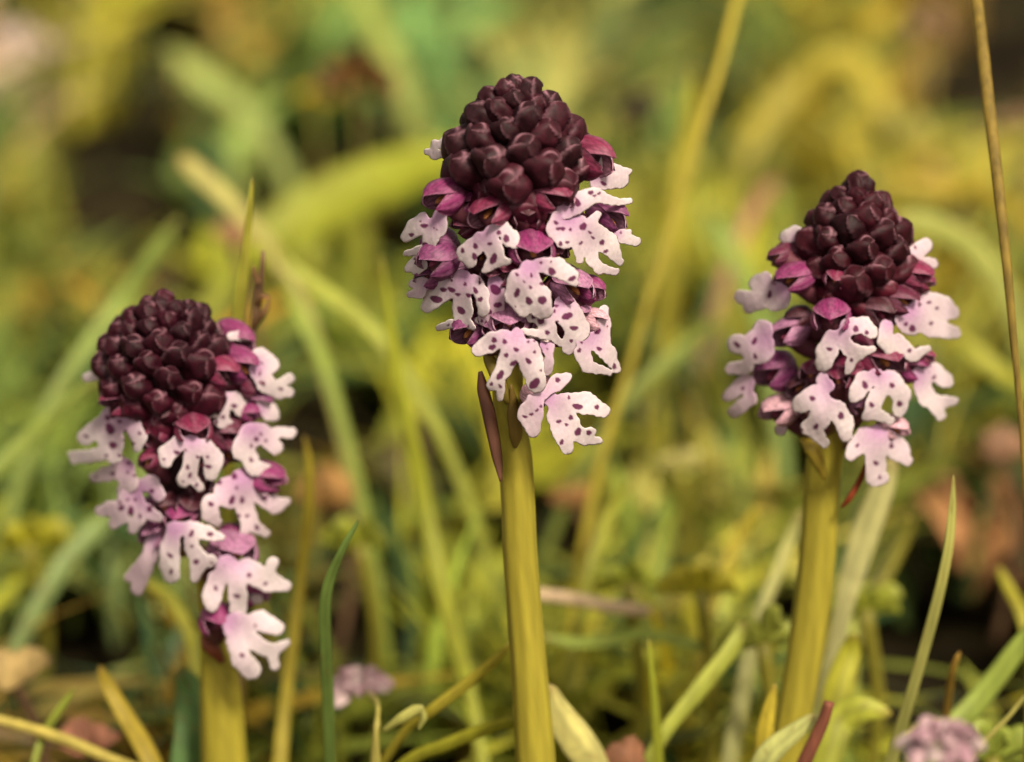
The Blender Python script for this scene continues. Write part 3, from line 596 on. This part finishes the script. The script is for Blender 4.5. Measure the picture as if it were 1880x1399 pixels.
# flowers whose lips are hidden: only their hoods fill the gaps of the spikes
for orch, fr, items in (
  (OC, 'C2', [(640,70,70,60,'maroon'),(770,150,80,60,'crimson'),(455,150,70,50,'mauve'),(1090,50,70,60,'maroon'),(890,470,70,50,'mauve'),(720,500,80,50,'mauve'),(1160,190,70,60,'maroon'),(1250,420,60,60,'mauve'),(600,330,60,70,'mauve'),(1340,480,60,70,'pink')]),
  (OC, 'C1', [(800,800,110,110,'dark'),(560,900,90,70,'magenta'),(560,1060,80,70,'maroon'),(960,1000,90,100,'dark'),(1280,1010,70,50,'crimson')]),
  (OL, 'L1', [(600,860,80,80,'maroon'),(690,1020,80,80,'crimson'),(760,900,90,80,'dark'),(1160,1150,90,90,'maroon'),(640,1200,60,60,'crimson'),(1000,930,80,70,'dark'),(1330,700,70,80,'maroon'),(1320,880,60,60,'magenta')]),
  (OL, 'L2', [(720,200,70,60,'dark'),(860,210,80,60,'dark'),(1150,410,90,60,'magenta'),(930,60,80,80,'dark'),(620,300,60,50,'purple'),(1420,60,50,40,'magenta'),(1030,540,70,50,'mauve')]),
  (OR, 'R2', [(720,470,80,70,'maroon'),(1000,470,90,80,'crimson'),(1090,280,80,70,'maroon'),(970,420,80,60,'crimson'),(620,90,80,70,'dark'),(640,560,90,60,'dark'),(1380,370,80,60,'crimson'),(700,730,80,60,'pink'),(1500,360,60,50,'crimson'),(1050,700,60,60,'mauve')]),
  (OR, 'R1', [(480,640,60,50,'maroon'),(1500,820,60,50,'crimson'),(880,800,70,60,'crimson')])):
    for it in items: flower(orch, fr, None, (), it[:2], (*it, random.uniform(-25, 25), 6), back=14)
# bracts: papery red-brown scales against the stems
def bract(orch, pts, col):
    P, W = path3(pts, False); C = catmull(P, 20); w = np.interp(np.linspace(0, len(P)-1, 20), np.arange(len(P)), W)
    V, F = tube(C, w, w*.35, 8, .3, .3); link('bract', mesh('bract', V, F, M_STEM, [(*col, 1)]*len(V)), orch['root'], orch['base'])
bract(OC, [(882,682,-.001,8),(888,715,-.001,24),(901,770,-.0014,26),(914,840,-.0018,20),(920,884,-.0022,5)], lin(128,84,66,.7))
bract(OC, [(938,705,-.0022,4),(946,760,-.0022,30),(948,800,-.0022,26),(946,822,-.0020,8)], lin(134,108,46,.8))
bract(OC, [(905,640,-.001,6),(898,655,-.001,22),(915,690,-.002,30),(935,740,-.0022,14)], lin(150,130,50,.8))
bract(OL, [(372,1165,.0125,6),(380,1180,.0115,26),(396,1195,.0115,28),(410,1215,.0118,14)], lin(138,72,46,.75))
bract(OR, [(1592,845,.008,4),(1580,880,.009,12),(1560,915,.009,12),(1545,932,.0095,6)], lin(134,58,30,.9))
bract(OR, [(1470,805,.010,10),(1490,820,.009,34),(1505,850,.009,26),(1515,880,.0095,8)], lin(166,142,50,.8))

# ------------------------------------------------------------------ single plants one can pick out in the meadow
K = .9
YG, YEL, PALE, OLV, GRN, TEAL = lin(172,168,48,K), lin(198,172,40,K), lin(190,186,112,K), lin(140,132,46,K), lin(130,156,66,K), lin(70,112,74,K)
STRAW, BRN, RED, ORG = lin(196,178,96,K), lin(112,84,58,K), lin(140,72,58,K), lin(206,140,58,K)
def gb(label, pts, col, cat='grass blade', name='wild_grass', **k):
    if cat in ('leaf', 'grass blade'): k.setdefault('flat', .07 if cat == 'leaf' else .13)
    return blade(name, label, cat, pts, col, **k)
# sharp ones around the orchids
gb('slender dark green grass blade with a brown tip, behind the jointed lilac flower', [(661,952,0,3),(655,965,0,8),(632,1005,0,14),(606,1065,.001,20),(596,1120,.002,22),(598,1200,.004,22),(602,1290,.006,22)], lin(112,134,62,K), twist=.5)
gb('pale slender grass blade curving up beside the dark hollow', [(1750,872,.004,4),(1746,940,.004,14),(1738,1020,.004,18),(1715,1130,.005,22),(1680,1260,.006,22),(1640,1399,.008,24)], lin(176,172,92,K))
gb('tall brown olive dry stalk rising past the leaning orchid', [(1752,-420,.04,12),(1768,-220,.036,20),(1782,-60,.03,24),(1794,20,.025,24),(1812,180,.018,24),(1830,330,.012,22),(1846,480,.008,18),(1860,620,.006,14),(1876,800,.004,10),(1884,960,.004,10)], lin(136,112,42,.8), cat='dry stalk', name='dry_stalk', mat=M_DRY, flat=.8, twist=0, fold=0, tip=False)
gb('pointed yellow green grass blade standing behind the round-topped orchid', [(466,326,.022,3),(463,360,.022,10),(456,430,.023,17),(446,520,.024,21),(436,600,.025,22),(424,760,.027,22)], lin(178,172,66,K), twist=.2)
def dry_floret():
    P, W = path3([(483,460,.022,7),(480,500,.022,12),(474,545,.023,18),(466,600,.023,16),(458,680,.024,9),(450,800,.025,8)], True)
    base = P[-1].copy(); base[2] = 0; root = empty('dry_flower_stalk', base)
    tag(root, 'brown withered flower stalk close to the pointed grass blade', 'dry stalk')
    def pt(P, W, nm, col):
        C = catmull(P, 24); w = np.interp(np.linspace(0, len(P)-1, 24), np.arange(len(P)), W)
        o = link(nm, mesh(nm, *tube(C, w, w*.6, 7), M_DRY), root, base); o.color = (*col, 1)
    pt(P, W, 'stalk', BRN)
    for a in ([(470,560,.023,14),(482,545,.022,12),(496,548,.022,6)], [(466,600,.023,14),(484,575,.022,14),(494,552,.022,5)], [(474,520,.022,10),(468,500,.022,9),(466,488,.022,4)]):
        pt(*path3(a, False), 'withered_bract', lin(128,92,56,K))
dry_floret()
gb('straw coloured grass stem lying low by the round-topped orchid', [(-60,1310,.02,18),(20,1328,.02,20),(110,1355,.018,22),(200,1392,.016,20),(280,1430,.014,20)], lin(190,172,84,K), twist=0, tip=False, cat='grass stem', name='grass_stalk', flat=.7)
gb('thin light straw stem crossing the wide green blade', [(1890,1268,.004,7),(1850,1318,.004,9),(1800,1368,.004,12),(1770,1410,.004,10)], lin(176,168,88,K), twist=0, cat='grass stem', name='grass_stalk', flat=.7, tip=False)
gb('tiny grass tip with an orange brown point beside the dark hollow', [(1764,1196,.012,4),(1758,1210,.012,9),(1750,1236,.013,12),(1742,1290,.016,14)], lin(176,140,60,K))
gb('red brown dry twig leaning against the leaning orchid stem', [(1524,1290,.0,20),(1512,1330,.0,22),(1480,1399,.0,24),(1460,1440,.0,22)], lin(128,74,54,.85), cat='twig', name='dry_twig', mat=M_DRY, flat=.8, tip=False)
# softer blades behind
gb('golden grass blade between round-topped orchid and dark green slender blade', [(556,800,.04,5),(566,860,.04,14),(566,940,.04,18),(556,1040,.04,20),(540,1180,.037,24),(526,1300,.034,26),(516,1399,.03,28)], lin(180,162,52,K), twist=.1)
gb('long broad yellow green blade arching between round-topped and tallest orchid', [(696,470,.065,8),(708,560,.065,20),(726,680,.065,32),(752,800,.065,38),(778,920,.065,44),(806,1060,.06,46),(845,1200,.05,38),(865,1270,.045,30)], lin(160,162,48,K), twist=.1)
gb('short yellow blade leaning off the foot of the tallest orchid', [(936,1182,.006,10),(905,1215,.006,20),(850,1262,.007,22),(790,1308,.008,20),(740,1350,.01,16)], lin(180,166,56,K), tip=False)
gb('low green blade touching the foot of the tallest orchid', [(950,1322,.004,22),(890,1340,.006,26),(820,1368,.008,26),(740,1405,.01,24)], lin(160,156,44,K), tip=False)
gb('pale pinkish dry stick lying behind the tallest orchid', [(970,1090,.05,24),(1050,1100,.05,28),(1120,1112,.05,30),(1195,1122,.05,24)], lin(206,176,140,K), ground=False, cat='stick', name='dry_stick', mat=M_DRY, flat=.8, tip=False, twist=0, fold=0)
gb('upright thin green blade between the tallest and leaning orchid feet', [(1192,1172,.012,5),(1198,1220,.012,12),(1205,1300,.013,16),(1210,1399,.014,18)], lin(160,164,52,K))
gb('light green blade slanting up toward the leaning orchid stem', [(1372,1140,.024,20),(1345,1190,.022,30),(1280,1270,.02,32),(1210,1360,.018,26)], lin(172,176,72,K))
gb('pale straight blade rising beside the leaning stem', [(1474,935,.05,14),(1455,990,.05,28),(1425,1060,.048,30),(1395,1130,.045,34),(1372,1220,.04,34)], PALE)
gb('yellowish thin blade leaning parallel to the pale straight blade', [(1398,915,.07,10),(1375,960,.07,22),(1340,1030,.068,24),(1318,1090,.065,22)], lin(176,158,48,K))
gb('cream coloured broad blade close behind the leaning orchid stem', [(1640,840,.035,26),(1622,900,.035,46),(1592,980,.035,50),(1566,1060,.034,42),(1548,1120,.033,34)], lin(196,190,124,K), twist=0)
gb('olive blade leaning behind the cream broad blade', [(1680,940,.08,10),(1660,990,.08,20),(1625,1060,.078,24),(1600,1110,.075,22)], OLV)
gb('wide light green blade below the dark hollow', [(1910,1130,.02,20),(1860,1200,.02,40),(1800,1280,.02,44),(1740,1350,.018,44),(1690,1420,.016,40)], lin(150,164,72,K))
gb('yellow hooked blade above the wide light green blade', [(1832,1040,.05,12),(1848,1075,.05,24),(1872,1120,.05,28),(1890,1180,.048,26)], lin(178,170,60,K))
gb('golden flat blade beside the dark green oval leaf', [(186,1222,.022,10),(202,1262,.022,30),(232,1320,.02,34),(275,1399,.016,36)], lin(172,150,50,.8))
gb('thin grass blade leaning over the straw stem', [(138,1262,.02,8),(112,1300,.02,14),(84,1345,.02,14),(66,1399,.018,14)], lin(150,160,62,K))
gb('dark green oval leaf beside the round-topped orchid stem', [(335,1225,.022,20),(350,1270,.022,56),(352,1330,.02,74),(344,1399,.018,74)], lin(96,128,66,K), cat='leaf', name='oval_leaf')
gb('pale green blade slanting behind the round-topped orchid buds', [(330,400,.12,16),(290,460,.12,38),(230,550,.12,42),(165,640,.115,40),(110,720,.11,36)], lin(150,166,80,K))
gb('long pale green blade slanting down past the round-topped orchid flowers', [(190,690,.08,16),(130,740,.08,34),(60,800,.08,40),(0,856,.078,42),(-60,910,.075,40)], lin(150,164,76,K))
gb('faded grey green blade under the round-topped orchid flower cluster', [(330,840,.08,20),(250,900,.08,40),(180,970,.08,48),(110,1050,.075,44)], lin(140,158,92,K))
gb('olive blade just below the spotted flowers of the round-topped orchid', [(255,1060,.05,16),(310,1100,.05,30),(345,1160,.048,32),(358,1220,.045,28)], lin(156,152,44,K))
gb('broad bright yellow green leaf bending behind tallest and round-topped orchid', [(930,262,.24,30),(840,284,.24,84),(730,318,.24,116),(630,356,.238,120),(545,402,.235,112),(470,452,.23,80),(420,500,.22,50)], lin(162,166,44,K), cat='leaf', name='broad_leaf', twist=0, fold=.1)
gb('pale tan grass blade crossing behind the pointed yellow green blade tip', [(326,288,.14,30),(366,320,.14,44),(412,362,.138,40),(462,412,.135,38),(510,470,.13,34)], lin(186,176,98,K))
gb('faint green blade crossing below the broad bright leaf', [(500,450,.10,10),(545,500,.10,30),(610,545,.098,34),(690,610,.095,34)], lin(164,168,66,K))
gb('light green blade under the crossing faint blade', [(512,500,.10,14),(545,570,.10,30),(585,640,.098,30),(610,700,.095,26)], lin(150,164,66,K))
gb('long yellow grass stem slanting between the tallest and leaning orchids', [(1420,-300,.125,8),(1394,-160,.12,12),(1372,-60,.115,14),(1350,10,.11,18),(1322,120,.105,20),(1285,240,.10,20),(1240,390,.095,20),(1200,520,.09,18),(1155,680,.085,18),(1110,820,.08,18)], lin(190,172,56,K), twist=0, cat='grass stem', name='grass_stalk')
gb('short upright yellow blade close behind the long slanting yellow stem', [(1272,125,.18,10),(1268,190,.18,30),(1262,270,.18,40),(1250,350,.178,40)], lin(182,170,56,K))
gb('bright yellow bent leaf behind the leaning orchid bud tip', [(1628,240,.33,20),(1606,170,.335,50),(1575,118,.34,60),(1525,106,.34,56),(1470,152,.34,56),(1420,210,.335,50),(1385,262,.33,40)], lin(190,174,62,K), cat='leaf', name='bent_leaf', twist=0, fold=.1)
gb('golden blade between the leaning orchid buds and dry stalk', [(1620,326,.23,20),(1680,338,.23,40),(1760,348,.23,44),(1840,366,.22,40)], lin(172,150,44,K), ground=True)
gb('pale green arching leaf passing behind the tall dry stalk', [(1640,402,.14,30),(1710,412,.14,52),(1780,448,.14,58),(1836,520,.138,56),(1866,600,.135,50)], lin(172,174,84,K), cat='leaf', name='arching_leaf', twist=0, fold=.1)
gb('pinkish dry blade near the leaning orchid buds', [(1432,326,.2,16),(1410,352,.2,36),(1388,384,.2,36),(1372,410,.198,26)], lin(190,140,104,K))
gb('light green blade far off near the pinkish white flower', [(312,86,.34,30),(352,128,.34,50),(398,165,.338,54),(446,204,.335,46)], lin(164,176,90,K))
gb('pale upright blade far off beside the dark brown seed head', [(640,-40,.36,40),(672,20,.36,50),(702,70,.36,54),(735,130,.355,46)], lin(168,178,84,K))
gb('green diagonal blade between long slanting yellow stem and leaning orchid', [(1290,380,.18,20),(1330,440,.18,40),(1370,510,.17,40),(1400,590,.16,36)], lin(140,160,76,K))
gb('olive green blade behind the leaning orchid flowers and dry stalk', [(1740,600,.13,20),(1790,650,.13,44),(1840,690,.128,44),(1890,720,.125,40)], lin(160,158,52,K))
gb('faint green blade crossing behind the long slanting yellow stem', [(1330,580,.12,14),(1270,630,.12,34),(1210,680,.118,34),(1150,735,.115,28)], lin(140,150,66,K))
gb('soft green blade rising beside the orange brown dry leaf', [(1160,880,.07,10),(1130,930,.07,26),(1098,1000,.068,28),(1075,1080,.065,26)], lin(160,160,56,K))
gb('cream leaf hugging the foot of the tallest orchid stem', [(1012,1255,.008,20),(1032,1310,.008,56),(1062,1360,.008,70),(1088,1420,.008,66)], lin(198,188,112,K), cat='leaf', name='pale_leaf', twist=0)
gb('green level blade under the pale pinkish stick', [(990,1165,.045,14),(1060,1178,.045,30),(1130,1172,.045,34),(1200,1164,.045,24)], lin(150,164,66,K), ground=True)
gb('yellow upright blade hugging the leaning orchid stem foot', [(1425,1255,.006,8),(1412,1300,.006,26),(1402,1350,.006,36),(1398,1410,.006,38)], lin(196,176,60,K), twist=0)
gb('light folded leaf in front of the leaning stem foot', [(1500,1312,.002,16),(1462,1342,.002,36),(1418,1376,.002,44),(1390,1420,.002,44)], lin(188,188,112,K), cat='leaf', name='folded_leaf', twist=0)
gb('small green leaf between leaning orchid foot and dark hollow', [(1640,1310,.018,14),(1590,1300,.018,50),(1545,1320,.018,70),(1520,1380,.016,60)], lin(168,170,58,K), cat='leaf', name='small_leaf', twist=0)
gb('upright yellow green leaf behind the leaning stem foot', [(1562,1165,.022,16),(1556,1200,.022,44),(1540,1260,.02,54),(1530,1340,.018,50)], lin(170,166,48,K), cat='leaf', name='upright_leaf', twist=0)

def rosette(name, label, px, py, dY, n, size, col, spread=1.0, up=.5, seed=1, cat='plant'):
    r = np.random.default_rng(seed); c = bp(px, py, dY); s = mpp(c); base = np.array([c[0], c[1], 0.0]); root = empty(name, base); tag(root, label, cat)
    w = np.full(12, .0009); st = catmull([c, c*.5+base*.5+[.002, 0, 0], base-[0, 0, .002]], 12); o = link('stalk', mesh('stalk', *tube(st, w, w, 7), M_BLADE), root, base); o.color = (*OLV, 1)
    for k in range(n):
        a = 2*math.pi*(k+.4*r.random())/n; d = np.array([math.cos(a)*spread, -.35*math.sin(a), math.sin(a)*.7*spread+up]); d /= np.linalg.norm(d); l = size*s*r.uniform(.75, 1.2)
        P = catmull([c+d*l-[0, 0, .25*l], c+d*l*.6+[0, 0, .05*l], c], 12); w = l*.24*np.sin(np.pi*np.linspace(.02, .95, 12))**1.0
        o = link('leaf', mesh('leaf', *tube(P, w, w*.12, 8, 0, .2), M_BLADE), root, base); o.color = (*(np.array(col)*r.uniform(.8, 1.15)), 1)
rosette('leafy_herb', 'bright yellow leafy herb between the tallest and leaning orchids', 1285, 1085, .045, 7, 85, lin(196,184,50,K), seed=3)
rosette('leafy_herb', 'green leafy herb behind the pale pinkish stick', 1150, 1070, .055, 6, 60, lin(170,176,60,K), seed=4)
rosette('leafy_herb', 'pale green leafy herb between leaning stem and cream broad blade', 1590, 1120, .05, 6, 75, lin(160,164,54,K), seed=5)
rosette('leafy_herb', 'light green leafy herb below the yellow leafy herb', 1400, 1180, .03, 6, 80, lin(172,176,72,K), seed=6)
rosette('leafy_herb', 'low green leafy herb near the two-clump lilac flower', 1820, 1390, .018, 6, 90, lin(150,160,64,K), seed=7)
rosette('leafy_herb', 'blurred lime leafy herb behind the long slanting yellow stem', 1230, 330, .24, 6, 70, lin(176,174,66,K), seed=8)
rosette('leafy_herb', 'pale yellow leafy herb above the pale green arching leaf', 1660, 250, .28, 6, 62, lin(196,188,96,K), seed=9)
rosette('leafy_herb', 'yellow green leafy herb behind the orange dry leaf', 660, 1000, .075, 6, 70, lin(160,164,52,K), seed=10)
rosette('leafy_herb', 'yellow green leafy herb past the round-topped orchid flowers', 50, 1000, .085, 6, 80, lin(176,170,44,K), seed=12)
rosette('leafy_herb', 'cream leafy herb between the orange brown leaf and leaning orchid', 1245, 855, .11, 6, 45, lin(200,190,116,K), seed=13)

def flower_head(name, label, px, py, dY, n, size, cols, petal_l=1.0, seed=1, stem=True, leafpts=None, stempts=None, squash=.6):
    r = np.random.default_rng(seed); c = bp(px, py, dY); s = mpp(c)
    P, W = path3(stempts if stempts else [(px, py, dY, 9), (px+4, py+60, dY, 9)], True); base = P[-1].copy(); base[2] = 0
    root = empty(name, base); tag(root, label, 'flower')
    C = catmull(P, 30); w = np.interp(np.linspace(0, len(P)-1, 30), np.arange(len(P)), W); w = w*(1+.35*np.sin(np.linspace(0, 18, 30))**8)
    o = link('stalk', mesh('stalk', *tube(C, w, w, 8), M_BLADE), root, base); o.color = (*lin(176,164,82,K), 1)
    if leafpts:
        for lp in leafpts:
            Q, w2 = path3(lp, False); Q = catmull(Q, 16); w2 = np.interp(np.linspace(0, len(lp)-1, 16), np.arange(len(lp)), w2)
            o = link('leaf', mesh('leaf', *tube(Q, w2, w2*.3, 8, .3, .4), M_BLADE), root, base); o.color = (*lin(180,176,92,K), 1)
    pm = []
    for k in range(n):
        u = r.normal(size=3); u /= np.linalg.norm(u); u[2] = abs(u[2])*squash*1.2 - .15; u[1] -= .2
        q0 = c + u*size*s*.15; q1 = c + u*size*s*r.uniform(.75, 1.1)
        Q = catmull([q0, (q0+q1)/2+np.array([0, 0, .15*size*s]), q1], 8); w2 = size*s*.21*np.sin(np.pi*np.linspace(.05, .92, 8)**1.3)*petal_l
        o = link('petal', mesh('petal', *tube(Q, w2, w2*.10, 8, r.uniform(-.8, .8), .25), M_PETAL), root, base); cc = np.array(cols[r.integers(len(cols))])*r.uniform(.85, 1.1); o.color = (*cc, 1)
LIL = [lin(220,194,190,.9), lin(208,172,176,.9), lin(188,146,156,.9)]
flower_head('lilac_flower', 'small lilac flower on a jointed stalk with folded leaf', 662, 1268, .03, 34, 66, LIL, seed=2, squash=.7,
  stempts=[(672,1270,.028,10),(692,1290,.008,9),(693,1318,.004,9),(690,1350,.003,13),(689,1410,.003,17)],
  leafpts=[[(778,1300,.002,12),(762,1306,.002,24),(735,1322,.002,22),(702,1344,.003,9)], [(768,1340,.002,5),(776,1318,.002,16),(772,1300,.002,12)]])
flower_head('lilac_flower', 'pale lilac flower with two rounded clumps at the pale slender blade foot', 1722, 1368, -.05, 36, 84, LIL, seed=5, squash=.7, stempts=[(1722,1380,-.05,10),(1732,1480,-.05,10)])
flower_head('pink_flower', 'blurred pinkish white flower far off in the meadow', 45, 85, .38, 14, 62, [lin(228,204,190,.95), lin(214,180,170,.95)], seed=7)
flower_head('yellow_flower', 'blurred bright yellow flower near the dark brown seed head', 578, 182, .30, 12, 46, [lin(214,182,28,.95), lin(196,166,30,.9)], seed=8)
flower_head('orange_flower', 'blurred pale orange flower far off in the meadow', 425, 36, .40, 12, 42, [lin(210,166,84,.95)], seed=9)
flower_head('pink_flower', 'blurred pink flower beside the tall brown dry stalk', 1858, 225, .25, 10, 40, [lin(206,164,128,.9)], seed=11)
flower_head('seed_head', 'dark brown blurred seed head behind the bright yellow flower', 655, 165, .24, 26, 85, [lin(104,76,48,.8), lin(84,60,44,.8), lin(140,100,50,.8)], seed=12, squash=1.0)
flower_head('seed_head', 'small dark seed head between tallest orchid tip and pale upright blade', 862, 110, .28, 16, 40, [lin(110,96,62,.8), lin(90,78,56,.8)], seed=13, squash=.9)
flower_head('seed_head', 'dark grey brown seed head between tallest orchid buds and slanting yellow stem', 1165, 205, .26, 18, 52, [lin(100,84,66,.8), lin(80,66,56,.8)], seed=14, squash=.8)
flower_head('pink_flower', 'faded pink brown flower far off beside the dry stalk', 1705, 60, .3, 12, 52, [lin(176,140,110,.9)], seed=15, squash=1.0)

def dry_leaf(label, px, py, dY, rx, ry, col, seed):
    r = np.random.default_rng(seed); c = bp(px, py, dY); s = mpp(c); V, F, nr, na = [], [], 8, 28
    for side in (0, 1):
        for j in range(nr+1):
            q = j/nr
            for i in range(na):
                a = 2*math.pi*i/na; k = q*(1+.13*math.sin(3*a+seed)+.08*math.sin(7*a+seed)+.05*math.sin(13*a)+.22*max(0, math.cos(a-seed))**6)
                dome = -(1-q*q)*.32*ry*s + .13*ry*s*math.sin(5*a+seed)*q*q + .16*ry*s*abs(math.sin(a-seed))*q + side*.0003
                V.append((k*rx*s*math.cos(a), dome, k*ry*s*math.sin(a)))
    n1 = (nr+1)*na
    for j in range(nr):
        for i in range(na):
            a, b, d, e = j*na+i, j*na+(i+1) % na, (j+1)*na+(i+1) % na, (j+1)*na+i; F.append((a, b, d, e)); F.append((n1+a, n1+e, n1+d, n1+b))
    for i in range(na): a, b = nr*na+i, nr*na+(i+1) % na; F.append((a, b, n1+b, n1+a))
    base = np.array([c[0], c[1], 0.]); root = empty('dry_leaf', base); tag(root, label, 'leaf')
    o = link('leaf_blade', mesh('leaf_blade', V, F, M_DRY), root, base); o.location = Vector(c); o.rotation_euler = (-.5, 0, .2); o.color = (*col, 1)
    P = catmull([c-[0, -.0005, .6*ry*s], c*.5+base*.5+[.003, .002, 0], base-[0, 0, .002]], 12); w = np.full(12, .0007)
    o = link('leaf_stalk', mesh('leaf_stalk', *tube(P, w, w, 6), M_DRY), root, base); o.color = (*BRN, 1)
dry_leaf('rounded orange dry leaf beside the golden grass blade', 604, 895, .10, 48, 40, lin(164,120,62,.8), 3)
dry_leaf('orange brown dry leaf in a dark gap behind the tallest orchid stem', 1052, 905, .11, 38, 24, lin(142,100,52,.8), 4)
dry_leaf('rusty brown dry leaf low by the cream leaf', 1150, 1388, .014, 40, 34, lin(130,86,58,.8), 5)
dry_leaf('pinkish dry leaf behind the pale tan grass blade', 430, 425, .17, 36, 24, lin(156,112,76,.75), 6)
dry_leaf('tan dry leaf above the straw coloured stem', 20, 1225, .04, 60, 36, lin(190,160,100,K), 7)
dry_leaf('pink brown dry leaf lying beside the straw stem', 160, 1355, .03, 52, 30, lin(166,110,84,K), 8)
dry_leaf('dull pink dry leaf beyond the leaning orchid and dry stalk', 1848, 815, .11, 42, 34, lin(142,104,76,.75), 9)
